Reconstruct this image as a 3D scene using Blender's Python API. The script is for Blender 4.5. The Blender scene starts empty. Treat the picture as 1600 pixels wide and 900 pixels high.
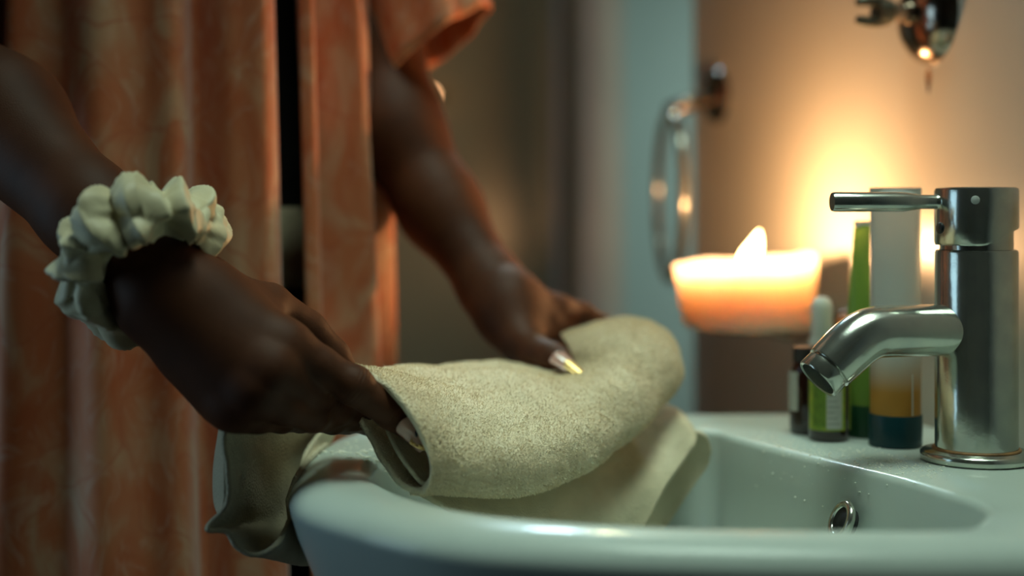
import bpy, math, random
import numpy as np
from mathutils import Vector, Matrix, noise

random.seed(7)
rng = np.random.default_rng(7)
SC = bpy.context.scene
COL = SC.collection

# ------------------------------------------------------------------ camera
FPX = 2222.22          # focal length in pixels of the 1600 px wide frame
HCAM = 0.149           # camera height above the basin ledge (z = 0)
HOR = 330              # image row of the horizon (lens shift, camera level)
cam_d = bpy.data.cameras.new('camera')
cam_d.lens = 50; cam_d.sensor_width = 36; cam_d.shift_y = -120 / 1600
cam_d.clip_start = 0.01
cam_d.dof.use_dof = True; cam_d.dof.focus_distance = 0.825; cam_d.dof.aperture_fstop = 2.0
cam = bpy.data.objects.new('camera', cam_d); COL.objects.link(cam)
cam.location = (0, 0, HCAM); cam.rotation_euler = (math.pi / 2, 0, 0)
SC.camera = cam

# ------------------------------------------------------------------ world, lamps, exposure
w = bpy.data.worlds.new('world'); SC.world = w; w.use_nodes = True
w.node_tree.nodes['Background'].inputs[0].default_value = (0.03, 0.05, 0.05, 1)
w.node_tree.nodes['Background'].inputs[1].default_value = 1.0
SC.view_settings.view_transform = 'Standard'; SC.view_settings.look = 'None'
SC.view_settings.exposure = 0.0; SC.view_settings.gamma = 1.0; SC.view_settings.use_curve_mapping = False
SC.cycles.use_denoising = True
SC.cycles.max_bounces = 8
SC.cycles.sample_clamp_indirect = 4.0

def area(name, loc, target, size, power, color, size_y=None, spread=180):
    d = bpy.data.lights.new(name, 'AREA'); d.energy = power; d.color = color
    d.size = size
    if size_y: d.shape = 'RECTANGLE'; d.size_y = size_y
    d.spread = math.radians(spread)
    o = bpy.data.objects.new(name, d); COL.objects.link(o); o.location = loc
    o.rotation_euler = (Vector(target) - Vector(loc)).to_track_quat('-Z', 'Y').to_euler()
    return o
area('window_daylight', (-1.25, 0.66, 0.20), (-0.2, 0.90, -0.05), 0.5, 2.7, (0.50, 0.80, 1.0), 0.9)
area('ceiling_lamp_light', (0.20, 0.72, 1.30), (0.16, 0.87, 0.0), 0.75, 1.75, (0.77, 1.0, 0.84), None, 40)
area('hall_daylight', (0.75, 2.05, 0.35), (0.10, 2.32, 0.05), 0.5, 1.7, (0.58, 0.86, 0.80), 0.7, 110)

area('rim_glint_cool', (-.005, 2.0, 0.95), (0.0, .65, 0.0), .09, .28, (.55, .85, 1.0), None, 40)  # unseen light added for a cool glint on the near rim
area('rim_glint_warm', (0.097, 2.0, 0.95), (.03, .65, 0.0), .045, .11, (1.0, .85, .35), None, 40)  # unseen light added for a yellow glint on the near rim

# ------------------------------------------------------------------ helpers
def P(px, py, Y):
    """place on the ray through a measured point of the photograph, at real depth Y"""
    return Vector(((px - 800) * Y / FPX, Y, HCAM - (py - HOR) * Y / FPX))

def tag(o, label=None, cat=None, group=None, kind=None):
    if label: o['label'] = label
    if cat: o['category'] = cat
    if group: o['group'] = group
    if kind: o['kind'] = kind
    return o

def link(name, verts, faces, mat, parent=None, smooth=True, mats=None, fmat=None, origin=None):
    me = bpy.data.meshes.new(name)
    vs = [Vector(v) for v in verts]
    o = bpy.data.objects.new(name, me); COL.objects.link(o)
    if parent is None and origin is not None:
        org = Vector(origin); vs = [v - org for v in vs]; o.location = org
    elif parent is not None:
        po = parent.location.copy(); pp = parent.parent
        while pp is not None: po += pp.location; pp = pp.parent
        vs = [v - po for v in vs]; o.parent = parent
    me.from_pydata([tuple(v) for v in vs], [], faces)
    if smooth: me.polygons.foreach_set('use_smooth', [True] * len(me.polygons))
    me.materials.append(mat)
    if mats:
        for m in mats: me.materials.append(m)
        me.polygons.foreach_set('material_index', fmat)
    me.update()
    return o

def empty(name, loc, label, cat, group=None):
    o = bpy.data.objects.new(name, None); COL.objects.link(o); o.location = loc
    o.empty_display_size = 0.02
    return tag(o, label, cat, group)

class MB:
    def __init__(s): s.v = []; s.f = []
    def add(s, v, f):
        n = len(s.v); s.v += [Vector(p) for p in v]; s.f += [tuple(i + n for i in q) for q in f]; return s
    def box(s, c, d, M=None):
        c = Vector(c); v = []
        for x in (-.5, .5):
            for y in (-.5, .5):
                for z in (-.5, .5):
                    p = Vector((x * d[0], y * d[1], z * d[2]))
                    if M is not None: p = M @ p
                    v.append(c + p)
        return s.add(v, [(0,1,3,2),(4,6,7,5),(0,4,5,1),(2,3,7,6),(0,2,6,4),(1,5,7,3)])
    def tube(s, pts, rads, n=24, caps=True, up=None):
        pts = [Vector(p) for p in pts]; v = []; f = []
        if not hasattr(rads, '__len__'): rads = [rads] * len(pts)
        nrm = None; m = len(pts)
        for i, p in enumerate(pts):
            t = (pts[min(i + 1, m - 1)] - pts[max(i - 1, 0)])
            if t.length < 1e-9: t = (pts[-1] - pts[0])
            t.normalize()
            if nrm is None:
                a = Vector((0, 0, 1)) if abs(t.z) < .9 else Vector((1, 0, 0))
                nrm = t.cross(a).normalized()
            nrm = (nrm - t * nrm.dot(t)).normalized(); b = t.cross(nrm)
            for k in range(n):
                a = 2 * math.pi * k / n
                v.append(p + (nrm * math.cos(a) + b * math.sin(a)) * rads[i])
        for i in range(m - 1):
            for k in range(n):
                k2 = (k + 1) % n
                f.append((i*n+k, i*n+k2, (i+1)*n+k2, (i+1)*n+k))
        if caps:
            f.append(tuple(range(n - 1, -1, -1))); f.append(tuple((m-1)*n + k for k in range(n)))
        return s.add(v, f)
    def lathe(s, prof, c, n=48, axis=None, sx=1, sy=1, rot=0):
        """prof: list of (radius, height) along axis from c"""
        c = Vector(c); ax = Vector(axis or (0, 0, 1)).normalized()
        q = Vector((0, 0, 1)).rotation_difference(ax)
        v = []; f = []; R = Matrix.Rotation(rot, 3, 'Z')
        for r, h in prof:
            r = max(r, 1e-5)
            for k in range(n):
                a = 2 * math.pi * k / n
                v.append(c + q @ (R @ Vector((r * sx * math.cos(a), r * sy * math.sin(a), h))))
        for i in range(len(prof) - 1):
            for k in range(n):
                k2 = (k + 1) % n
                f.append((i*n+k, i*n+k2, (i+1)*n+k2, (i+1)*n+k))
        return s.add(v, f)
    def ball(s, c, r, n=12, sc=(1, 1, 1)):
        m = n // 2; c = Vector(c); v = []; f = []
        for i in range(m + 1):
            th = math.pi * i / m
            for k in range(n):
                a = 2 * math.pi * k / n
                v.append(c + Vector((math.sin(th)*math.cos(a)*sc[0], math.sin(th)*math.sin(a)*sc[1], math.cos(th)*sc[2])) * r)
        for i in range(m):
            for k in range(n):
                f.append((i*n+k, (i+1)*n+k, (i+1)*n+(k+1) % n, i*n+(k+1) % n))
        return s.add(v, f)
    def build(s, name, mat, parent=None, smooth=True, edge=None, origin=None):
        o = link(name, s.v, s.f, mat, parent, smooth, origin=origin)
        if smooth and edge:
            md = o.modifiers.new('edge', 'EDGE_SPLIT'); md.split_angle = math.radians(edge); md.use_edge_sharp = False
        return o

def cr(pts, n, closed=False):
    """Catmull-Rom through pts (k-dim), n samples"""
    A = np.array([list(p) for p in pts], float); m = len(A)
    out = []
    T = np.linspace(0, m if closed else m - 1, n, endpoint=not closed)
    for t in T:
        i = int(min(math.floor(t), (m - 1) if closed else (m - 2))); u = t - i
        if closed: p0, p1, p2, p3 = A[(i-1) % m], A[i % m], A[(i+1) % m], A[(i+2) % m]
        else:
            p1, p2 = A[i], A[i+1]
            p0 = A[i-1] if i > 0 else 2*p1 - p2
            p3 = A[i+2] if i + 2 < m else 2*p2 - p1
        out.append(.5*((2*p1) + (-p0+p2)*u + (2*p0-5*p1+4*p2-p3)*u*u + (-p0+3*p1-3*p2+p3)*u**3))
    return np.array(out)

def grid(rows, nu, nv, closed_v=False):
    """bicubic surface through rows of control points -> (nu, nv, 3)"""
    R = np.array([cr(r, nv, closed_v) for r in rows])
    return np.stack([cr(R[:, j], nu) for j in range(nv)], axis=1)

def gnormals(G, closed_v=False):
    du = np.gradient(G, axis=0)
    if closed_v:
        dv = (np.roll(G, -1, 1) - np.roll(G, 1, 1)) / 2
    else: dv = np.gradient(G, axis=1)
    N = np.cross(du, dv); N /= np.linalg.norm(N, axis=2, keepdims=True) + 1e-12
    return N

def lumps(G, N, amp, sc, amp2=0, sc2=1, off=0):
    nu, nv, _ = G.shape; O = G.copy()
    for i in range(nu):
        for j in range(nv):
            p = Vector(G[i, j])
            d = amp * noise.noise(p * sc + Vector((off, 0, 0)))
            if amp2: d += amp2 * noise.noise(p * sc2 + Vector((0, off, 3)))
            O[i, j] = G[i, j] + N[i, j] * d
    return O

def sheet(G, th, closed_v=False):
    """thick cloth from a grid"""
    nu, nv, _ = G.shape; N = gnormals(G, closed_v)
    A = (G + N*th/2).reshape(-1, 3); B = (G - N*th/2).reshape(-1, 3)
    v = [tuple(p) for p in A] + [tuple(p) for p in B]; n = nu*nv; f = []
    jm = nv if closed_v else nv - 1
    for i in range(nu - 1):
        for j in range(jm):
            j2 = (j + 1) % nv
            a, b, c, d = i*nv+j, i*nv+j2, (i+1)*nv+j2, (i+1)*nv+j
            f.append((a, d, c, b)); f.append((a+n, b+n, c+n, d+n))
    for j in range(jm):
        j2 = (j + 1) % nv
        f.append((j, j2, j2+n, j+n)); a = (nu-1)*nv
        f.append((a+j2, a+j, a+j+n, a+j2+n))
    if not closed_v:
        for i in range(nu - 1):
            a, b = i*nv, (i+1)*nv
            f.append((b, a, a+n, b+n)); a, b = a+nv-1, b+nv-1
            f.append((a, b, b+n, a+n))
    return v, f

# ------------------------------------------------------------------ materials
def mat(name, col, rough=.5, metal=0, bump=0, bscale=50, var=0, vscale=10, col2=None, **kw):
    m = bpy.data.materials.new(name); m.use_nodes = True; nt = m.node_tree
    b = nt.nodes['Principled BSDF']
    b.inputs['Base Color'].default_value = (*col, 1); b.inputs['Roughness'].default_value = rough
    b.inputs['Metallic'].default_value = metal
    for k, v in kw.items():
        k = k.replace('_', ' ')
        b.inputs[k].default_value = v
    tc = nt.nodes.new('ShaderNodeTexCoord')
    if col2 is not None or var:
        n = nt.nodes.new('ShaderNodeTexNoise'); n.inputs['Scale'].default_value = vscale; n.inputs['Detail'].default_value = 5
        r = nt.nodes.new('ShaderNodeValToRGB')
        c2 = col2 or tuple(min(1, c*(1-var)) for c in col)
        r.color_ramp.elements[0].position = .35; r.color_ramp.elements[1].position = .65
        r.color_ramp.elements[0].color = (*col, 1); r.color_ramp.elements[1].color = (*c2, 1)
        nt.links.new(tc.outputs['Object'], n.inputs['Vector']); nt.links.new(n.outputs['Fac'], r.inputs['Fac'])
        nt.links.new(r.outputs['Color'], b.inputs['Base Color'])
    if bump:
        n2 = nt.nodes.new('ShaderNodeTexNoise'); n2.inputs['Scale'].default_value = bscale; n2.inputs['Detail'].default_value = 6
        bp = nt.nodes.new('ShaderNodeBump'); bp.inputs['Strength'].default_value = bump; bp.inputs['Distance'].default_value = .002
        nt.links.new(tc.outputs['Object'], n2.inputs['Vector']); nt.links.new(n2.outputs['Fac'], bp.inputs['Height'])
        nt.links.new(bp.outputs['Normal'], b.inputs['Normal'])
    return m

M_wall = mat('cream_wall_tile', (.62, .60, .52), .32, bump=.12, bscale=14, var=.05, vscale=6)
M_room = mat('room_wall_paint', (.30, .31, .27), .6, var=.15, vscale=2)
M_hall = mat('pale_hall_paint', (.62, .66, .62), .5, var=.06, vscale=3)
M_floor = mat('dark_floor_vinyl', (.12, .10, .08), .5, var=.3, vscale=8)
M_panel = mat('dark_glossy_panel', (.46, .39, .24), .24, bump=.03, bscale=6, col2=(.38, .33, .20), vscale=4)
M_frame = mat('painted_door_frame', (.68, .62, .57), .4, var=.08, vscale=9)
M_ceramic = mat('glazed_white_ceramic', (.50, .57, .52), .34, var=.06, vscale=12, Coat_Weight=.22, Coat_Roughness=.07, Specular_IOR_Level=.15)
M_chrome = mat('worn_chrome', (.60, .62, .54), .17, .9, bump=.10, bscale=90, col2=(.50, .52, .48), vscale=60)
M_chrome2 = mat('dark_bronze_chrome', (.40, .34, .28), .14, 1, bump=.05, bscale=60)
M_hole = mat('dark_hollow', (.01, .01, .01), .6)
M_rust = mat('rust_stain', (.34, .17, .06), .6, var=.5, vscale=120, bump=.3, bscale=200)
M_skin = mat('deep_brown_skin', (.095, .030, .011), .6, bump=.10, bscale=900, col2=(.064, .020, .008), vscale=22, Specular_IOR_Level=.22)
M_skin.node_tree.nodes['Principled BSDF'].inputs['Subsurface Weight'].default_value = .08
M_skin.node_tree.nodes['Principled BSDF'].inputs['Subsurface Radius'].default_value = (.01, .004, .002)
M_nail = mat('glossy_pink_nail', (.52, .30, .25), .15, Coat_Weight=.6)
M_gold = mat('gold_nail_charm', (.75, .50, .20), .36, 1)
M_gem = mat('black_gem', (.005, .005, .006), .08)
M_terry = mat('cream_terry_cloth', (.92, .80, .58), .95, bump=.9, bscale=520, col2=(.86, .73, .51), vscale=60, Sheen_Weight=.3)
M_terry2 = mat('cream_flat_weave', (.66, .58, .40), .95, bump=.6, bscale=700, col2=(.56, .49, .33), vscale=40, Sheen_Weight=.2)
M_scr = mat('cream_satin', (.76, .69, .45), .5, bump=.10, bscale=300, col2=(.70, .62, .40), vscale=40, Sheen_Weight=.2)
M_wax = mat('cream_candle_wax', (.66, .53, .40), .45, Subsurface_Weight=1.0, Subsurface_Radius=(1.0, .95, .88), Subsurface_Scale=.05, col2=(.69, .56, .43), vscale=20)
M_black = mat('black_jersey', (.008, .006, .005), .9)
M_beige = mat('beige_waistband', (.45, .38, .25), .8, var=.3, vscale=60)
M_wick = mat('burnt_wick', (.02, .015, .01), .9)
M_brown = mat('amber_brown_glass', (.022, .007, .004), .12, Coat_Weight=.5)
M_capb = mat('black_cap', (.012, .012, .012), .4)
M_teal = mat('dark_teal_cap', (.0, .032, .040), .35)
M_dgreen = mat('dark_green_cap', (.01, .05, .02), .35)
M_white = mat('white_plastic', (.62, .66, .60), .4)
M_water = mat('pale_glint_water', (.97, .98, .85), .35, Coat_Weight=.3)  # opaque pale colour stands for the glints on the droplets
M_cable = mat('matte_black', (.01, .01, .01), .8)

def shirt_mat():
    m = bpy.data.materials.new('peach_crinkled_print'); m.use_nodes = True; nt = m.node_tree; b = nt.nodes['Principled BSDF']
    b.inputs['Roughness'].default_value = .62; b.inputs['Sheen Weight'].default_value = .25
    tc = nt.nodes.new('ShaderNodeTexCoord')
    mp = nt.nodes.new('ShaderNodeMapping'); mp.inputs['Scale'].default_value = (1, 1, .55)
    nt.links.new(tc.outputs['Object'], mp.inputs['Vector'])
    n = nt.nodes.new('ShaderNodeTexNoise'); n.inputs['Scale'].default_value = 17; n.inputs['Detail'].default_value = 3; n.inputs['Distortion'].default_value = 1.6
    nt.links.new(mp.outputs['Vector'], n.inputs['Vector'])
    r = nt.nodes.new('ShaderNodeValToRGB'); e = r.color_ramp.elements
    e[0].position = .36; e[0].color = (.54, .130, .038, 1); e[1].position = .68; e[1].color = (.60, .37, .22, 1)
    x = e.new(.52); x.color = (.58, .19, .075, 1)
    nt.links.new(n.outputs['Fac'], r.inputs['Fac'])
    # pale leaf-like outlines and brushed strokes of the print
    dn_ = nt.nodes.new('ShaderNodeTexNoise'); dn_.inputs['Scale'].default_value = 9; dn_.inputs['Detail'].default_value = 2
    nt.links.new(tc.outputs['Object'], dn_.inputs['Vector'])
    ad = nt.nodes.new('ShaderNodeVectorMath'); ad.operation = 'MULTIPLY_ADD'; ad.inputs[1].default_value = (.16, .16, .16)
    nt.links.new(dn_.outputs['Color'], ad.inputs[0]); nt.links.new(tc.outputs['Object'], ad.inputs[2])
    vo = nt.nodes.new('ShaderNodeTexVoronoi'); vo.feature = 'DISTANCE_TO_EDGE'; vo.inputs['Scale'].default_value = 15
    nt.links.new(ad.outputs[0], vo.inputs['Vector'])
    r2 = nt.nodes.new('ShaderNodeValToRGB'); r2.color_ramp.elements[0].position = .0; r2.color_ramp.elements[1].position = .035
    r2.color_ramp.elements[0].color = (.5, .5, .5, 1); r2.color_ramp.elements[1].color = (0, 0, 0, 1)
    nt.links.new(vo.outputs['Distance'], r2.inputs['Fac'])
    mx = nt.nodes.new('ShaderNodeMix'); mx.data_type = 'RGBA'
    nt.links.new(r2.outputs['Color'], mx.inputs['Factor']); nt.links.new(r.outputs['Color'], mx.inputs['A']); mx.inputs['B'].default_value = (.50, .11, .035, 1)
    m3 = nt.nodes.new('ShaderNodeMapping'); m3.inputs['Scale'].default_value = (60, 60, 9); nt.links.new(ad.outputs[0], m3.inputs['Vector'])
    n3 = nt.nodes.new('ShaderNodeTexNoise'); n3.inputs['Scale'].default_value = 2.2; n3.inputs['Detail'].default_value = 4; nt.links.new(m3.outputs['Vector'], n3.inputs['Vector'])
    r3 = nt.nodes.new('ShaderNodeValToRGB'); r3.color_ramp.elements[0].position = .52; r3.color_ramp.elements[1].position = .75
    r3.color_ramp.elements[0].color = (0, 0, 0, 1); r3.color_ramp.elements[1].color = (.55, .55, .55, 1); nt.links.new(n3.outputs['Fac'], r3.inputs['Fac'])
    mx2 = nt.nodes.new('ShaderNodeMix'); mx2.data_type = 'RGBA'
    nt.links.new(r3.outputs['Color'], mx2.inputs['Factor']); nt.links.new(mx.outputs['Result'], mx2.inputs['A']); mx2.inputs['B'].default_value = (.66, .42, .30, 1)
    nt.links.new(mx2.outputs['Result'], b.inputs['Base Color'])
    bp = nt.nodes.new('ShaderNodeBump'); bp.inputs['Strength'].default_value = .18; bp.inputs['Distance'].default_value = .001
    nt.links.new(n3.outputs['Fac'], bp.inputs['Height'])
    nt.links.new(bp.outputs['Normal'], b.inputs['Normal'])
    return m
M_shirt = shirt_mat()

def trans_mat(name, col, rough, tr, low=None, z0=0, z1=1):
    """see-through plastic; 'low' tints the part of the body below z0 (the contents' own colour)"""
    m = mat(name, col, rough, Transmission_Weight=tr, IOR=1.3)
    if low:
        nt = m.node_tree; b = nt.nodes['Principled BSDF']
        tc = nt.nodes.new('ShaderNodeTexCoord'); sp = nt.nodes.new('ShaderNodeSeparateXYZ'); nt.links.new(tc.outputs['Object'], sp.inputs[0])
        mr = nt.nodes.new('ShaderNodeMapRange'); mr.inputs['From Min'].default_value = z0; mr.inputs['From Max'].default_value = z1
        nt.links.new(sp.outputs['Z'], mr.inputs['Value'])
        mx = nt.nodes.new('ShaderNodeMix'); mx.data_type = 'RGBA'; nt.links.new(mr.outputs['Result'], mx.inputs['Factor'])
        mx.inputs['A'].default_value = (*low, 1); mx.inputs['B'].default_value = (*col, 1)
        nt.links.new(mx.outputs['Result'], b.inputs['Base Color'])
    return m

def flame_mat():
    m = bpy.data.materials.new('candle_flame'); m.use_nodes = True; nt = m.node_tree; nt.nodes.clear()
    e = nt.nodes.new('ShaderNodeEmission'); e.inputs[0].default_value = (1, .62, .25, 1); e.inputs[1].default_value = 26
    o = nt.nodes.new('ShaderNodeOutputMaterial'); nt.links.new(e.outputs[0], o.inputs[0]); return m
M_flame = flame_mat()

# ================================================================== THE SETTING
def WX(Y): return .35 - .268 * (Y - .85)          # right wall face
wd = Vector((-.2589, .9659, 0)); wn = Vector((-.9659, -.2589, 0))   # along the wall / out of it
def wallbox(name, a, b, z0, z1, th, m, parent=None, out=None):
    a = Vector((*a, 0)); b = Vector((*b, 0)); d = (b - a).normalized(); n = Vector((d.y, -d.x, 0)) * th
    v = []
    for z in (z0, z1):
        for p in (a, b, b + n, a + n): v.append((p.x, p.y, z))
    o = link(name, v, [(0,1,2,3),(4,7,6,5),(0,4,5,1),(1,5,6,2),(2,6,7,3),(3,7,4,0)], m, parent, smooth=False, origin=None)
    if not parent: o['kind'] = 'structure'
    return o
ZF, ZC = -.86, 1.55
wallbox('wall_right', (WX(-1.3), -1.3), (WX(1.46), 1.46), ZF, ZC, .12, M_wall)
wallbox('wall_back', (-1.7, 2.36), (1.3, 2.36), ZF, ZC, -.1, M_hall)
wallbox('wall_left', (-1.7, -1.3), (-1.7, 2.4), ZF, ZC, -.1, M_room)
wallbox('wall_front', (-1.7, -1.3), (1.3, -1.3), ZF, ZC, .1, M_room)
wallbox('wall_hall', (1.25, 1.2), (1.25, 2.4), ZF, ZC, .1, M_hall)
for nm, z0, z1, m in (('floor', ZF - .06, ZF, M_floor), ('ceiling', ZC, ZC + .06, M_room)):
    tag(MB().box((-.2, .55, (z0 + z1)/2), (3.2, 3.9, z1 - z0)).build(nm, m, smooth=False), kind='structure')
# dark glossy panel and the frame beside it, at the back
YP = 2.05
def xs(px, Y=YP): return (px - 800) * Y / FPX
dp = MB().box(((xs(905) - .95)/2, YP + .03, (ZF + 1.3)/2), (xs(905) + .95, .04, 1.3 - ZF)).build('door_1', M_panel, smooth=False)
dp['kind'] = 'structure'
for v_ in dp.data.vertices:
    v_.co.y -= (v_.co.x - xs(905)) * -.107
MB().box((xs(872), YP + .000, .2), (.012, .012, 2.1)).build('edge_strip', M_frame, dp, smooth=False)
t1 = MB().box((xs(922), YP, .22), (xs(938) - xs(905), .09, 2.16)).build('trim_1', M_frame, smooth=False); t1['kind'] = 'structure'
t2 = MB().box((xs(957), YP + .06, .22), (xs(976) - xs(940), .06, 2.16)).build('trim_2', M_frame, smooth=False); t2['kind'] = 'structure'

# rust trail under the shower bracket: a thin stain with a shape of its own on the wall
WR = bpy.data.objects['wall_right']
def onwall(Y, z, out=0.0): return Vector((WX(Y), Y, z)) + wn * out
st = []
for k in range(20):
    a = 2*math.pi*k/20; u = math.cos(a) * .0035; v = math.sin(a)
    v = v * (.012 if v < 0 else .006)
    if math.sin(a) < 0: u *= 1 + math.sin(a)*.7
    st.append(onwall(1.030, .246, .0004) + wd * u + Vector((0, 0, v)))
link('rust_stain', st + [p - wn*.0006 for p in st], [tuple(range(20))] + [(k, (k+1) % 20, (k+1) % 20 + 20, k+20) for k in range(20)], M_rust, WR)

# ================================================================== WASHBASIN
c0 = np.array([.085, .835])
Opts = [(.40, .642), (.30, .635), (.20, .635), (.11, .638), (.03, .649), (-.035, .670), (-.085, .716), (-.118, .765), (-.130, .85), (-.127, .93),
        (-.108, .99), (-.07, 1.03), (-.01, 1.055), (.07, 1.062), (.16, 1.064), (.24, 1.064), (.286, 1.064)]
Ipts = [(.205, .680), (.15, .680), (.09, .684), (.035, .696), (-.015, .718), (-.05, .757), (-.072, .805), (-.078, .86), (-.073, .92), (-.05, .97),
        (-.005, .993), (.05, .985), (.10, .980), (.126, .974), (.139, .962), (.147, .940), (.172, .886), (.196, .838), (.218, .794), (.231, .755), (.238, .725), (.232, .700)]
NA = 360
def radial(pts, closed=True):
    if closed: A = cr(pts, 1500, True)
    else:
        A = cr(pts, 1200)
        e = np.linspace(0, 1, 300)[1:, None]
        A = np.vstack([A, A[-1]*(1-e) + A[0]*e])
    d = A - c0; th = np.unwrap(np.arctan2(d[:, 1], d[:, 0])); r = np.hypot(d[:, 0], d[:, 1])
    th = np.mod(th, 2*np.pi); o = np.argsort(th); th = th[o]; r = r[o]
    t = np.linspace(0, 2*np.pi, NA, endpoint=False)
    return t, np.interp(t, th, r, period=2*np.pi)
tt, rO = radial(Opts, False); _, rI = radial(Ipts, True)
wdt = rO - rI
rings = []
def ring(r, z): rings.append(np.stack([c0[0] + r*np.cos(tt), c0[1] + r*np.sin(tt), np.full(NA, z) if np.isscalar(z) else z], 1))
# which directions face the wall (kept vertical) and which face the room
xo = c0[0] + rO*np.cos(tt); front = np.clip(1 - np.maximum(0, np.cos(tt))*1.25, 0, 1)
for ins, z in ((.145, -.175), (.125, -.165), (.085, -.135), (.052, -.105), (.030, -.078), (.014, -.05), (.005, -.03), (.001, -.018)):
    ring(rO - ins*(front*.9 + .1*0), z)
for f_, z in ((0, -.0135), (.0025, -.0085), (.006, -.0052), (.010, -.0030), (.0145, -.0014), (.019, -.0004), (.024, 0)):
    ring(rO - np.minimum(f_, wdt*f_/.050), z)
ledge = np.clip((wdt - .06)/.03, 0, 1)*np.clip((np.cos(tt - .25) - .1)/.4, 0, 1)      # 1 on the wide tap ledge: tighter lip there
for f_, z in ((.018, -.0002), (.0125, -.0012), (.008, -.0028), (.004, -.0058), (.0015, -.009), (0, -.013)):
    sc_l = 1 - .62*ledge
    ring(rI + np.minimum(f_, wdt*f_/.045)*sc_l, z*sc_l)
for s, z in ((.975, -.025), (.945, -.045), (.90, -.068), (.82, -.088), (.68, -.103), (.48, -.110), (.25, -.113), (.10, -.114), (.02, -.114)):
    ring(rI*s, z)
V = np.concatenate(rings); nr = len(rings); F = []
for i in range(nr - 1):
    for k in range(NA):
        k2 = (k + 1) % NA; F.append((i*NA+k, i*NA+k2, (i+1)*NA+k2, (i+1)*NA+k))
F.append(tuple(range(NA - 1, -1, -1))); F.append(tuple((nr-1)*NA + k for k in range(NA)))
basin = empty('washbasin', (.085, .835, -.175), 'white glazed ceramic washbasin fixed to the wall, tap on its ledge', 'washbasin')
link('bowl', V, F, M_ceramic, basin)
RR = np.array([np.hypot(q_[:, 0] - c0[0], q_[:, 1] - c0[1]) for q_ in rings]); RZ = np.array([q_[:, 2] for q_ in rings])
iout = 8                                            # ring index where the skirt meets the top
def surf_z(x, y):
    d = np.array([x, y]) - c0; k = int(round(math.atan2(d[1], d[0])/(2*math.pi)*NA)) % NA; rr = math.hypot(*d)
    if rr > RR[iout, k]: return None
    return float(np.interp(rr, RR[iout:, k][::-1], RZ[iout:, k][::-1]))
def conform(G, gap=.0026):
    """keep cloth outside the ceramic: lift it off the top and the bowl, push it off the skirt"""
    for i in range(G.shape[0]):
        for j in range(G.shape[1]):
            x, y, z = G[i, j]; d = np.array([x, y]) - c0; rr = math.hypot(*d); k = int(round(math.atan2(d[1], d[0])/(2*math.pi)*NA)) % NA
            if rr >= rO[k] + gap: continue
            if rr < rI[k] or z > -.018:
                sz = surf_z(x, y)
                if sz is not None and z < sz + gap: G[i, j, 2] = sz + gap
            else:
                rs = float(np.interp(z, RZ[:iout+1, k], RR[:iout+1, k]))
                if rr < rs + gap: G[i, j, :2] = c0 + d*(rs + gap)/rr
    return G
# overflow ring on the inner back wall of the bowl
oc = Vector((.1905, .822, -.0300)); on = Vector((-.90, -.20, .38)).normalized()
q = Vector((0, 0, 1)).rotation_difference(on)
def torus(c, ax, R, r, n=40, m=14, sx=1.0):
    b = MB(); q = Vector((0, 0, 1)).rotation_difference(Vector(ax).normalized()); v = []; f = []
    for i in range(n):
        a = 2*math.pi*i/n
        for j in range(m):
            t = 2*math.pi*j/m
            v.append(Vector(c) + q @ Vector(((R + r*math.cos(t))*math.cos(a)*sx, (R + r*math.cos(t))*math.sin(a), r*math.sin(t))))
    for i in range(n):
        for j in range(m):
            f.append((i*m+j, ((i+1) % n)*m+j, ((i+1) % n)*m+(j+1) % m, i*m+(j+1) % m))
    return b.add(v, f)
o_ = torus(oc, on, .0098, .0026).build('overflow_ring', M_chrome, basin); o_['label'] = 'chrome ring around the overflow hole'
o_ = MB().lathe([(0, .0012), (.0085, .0012), (.0085, -.006)], oc, 24, on).build('overflow_hole', M_hole, basin); o_['label'] = 'dark overflow hole'
MB().lathe([(0, .003), (.018, .003), (.022, .0015), (.023, -.002)], (.085, .835, -.114), 36).build('drain', M_chrome, basin)
MB().lathe([(.075, 0), (.07, .05), (.062, .30), (.075, .55), (.10, .68), (.12, .70)], (.14, .84, ZF), 40).build('pedestal', M_ceramic, basin)

# ================================================================== TAP
tc_ = Vector((.2775, .85, 0)); R_ = .0240
tap = empty('basin_mixer_tap', tc_, 'worn chrome single-lever mixer tap on the right of the basin ledge', 'tap')
MB().lathe([(0, .0003), (.0315, .0003), (.0325, .0015), (.0325, .0048), (.031, .0062), (.0255, .0068), (.0245, .008)], tc_, 64).build('base_flange', M_chrome, tap, edge=50)
o_ = torus(tc_ + Vector((0, 0, .0072)), (0, 0, 1), .0247, .0011, 64, 10).build('rust_deposit', M_rust, tap); o_['label'] = 'brown rust line above the base flange'
MB().lathe([(R_, .0065), (R_, .1245), (R_ - .0006, .1258), (R_ - .0016, .1262), (.0205, .1262)], tc_, 96).build('body', M_chrome, tap, edge=40)
MB().lathe([(.0212, .1255), (.0212, .1395), (.012, .1395)], tc_, 64).build('neck', M_chrome, tap, edge=40)
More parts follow.
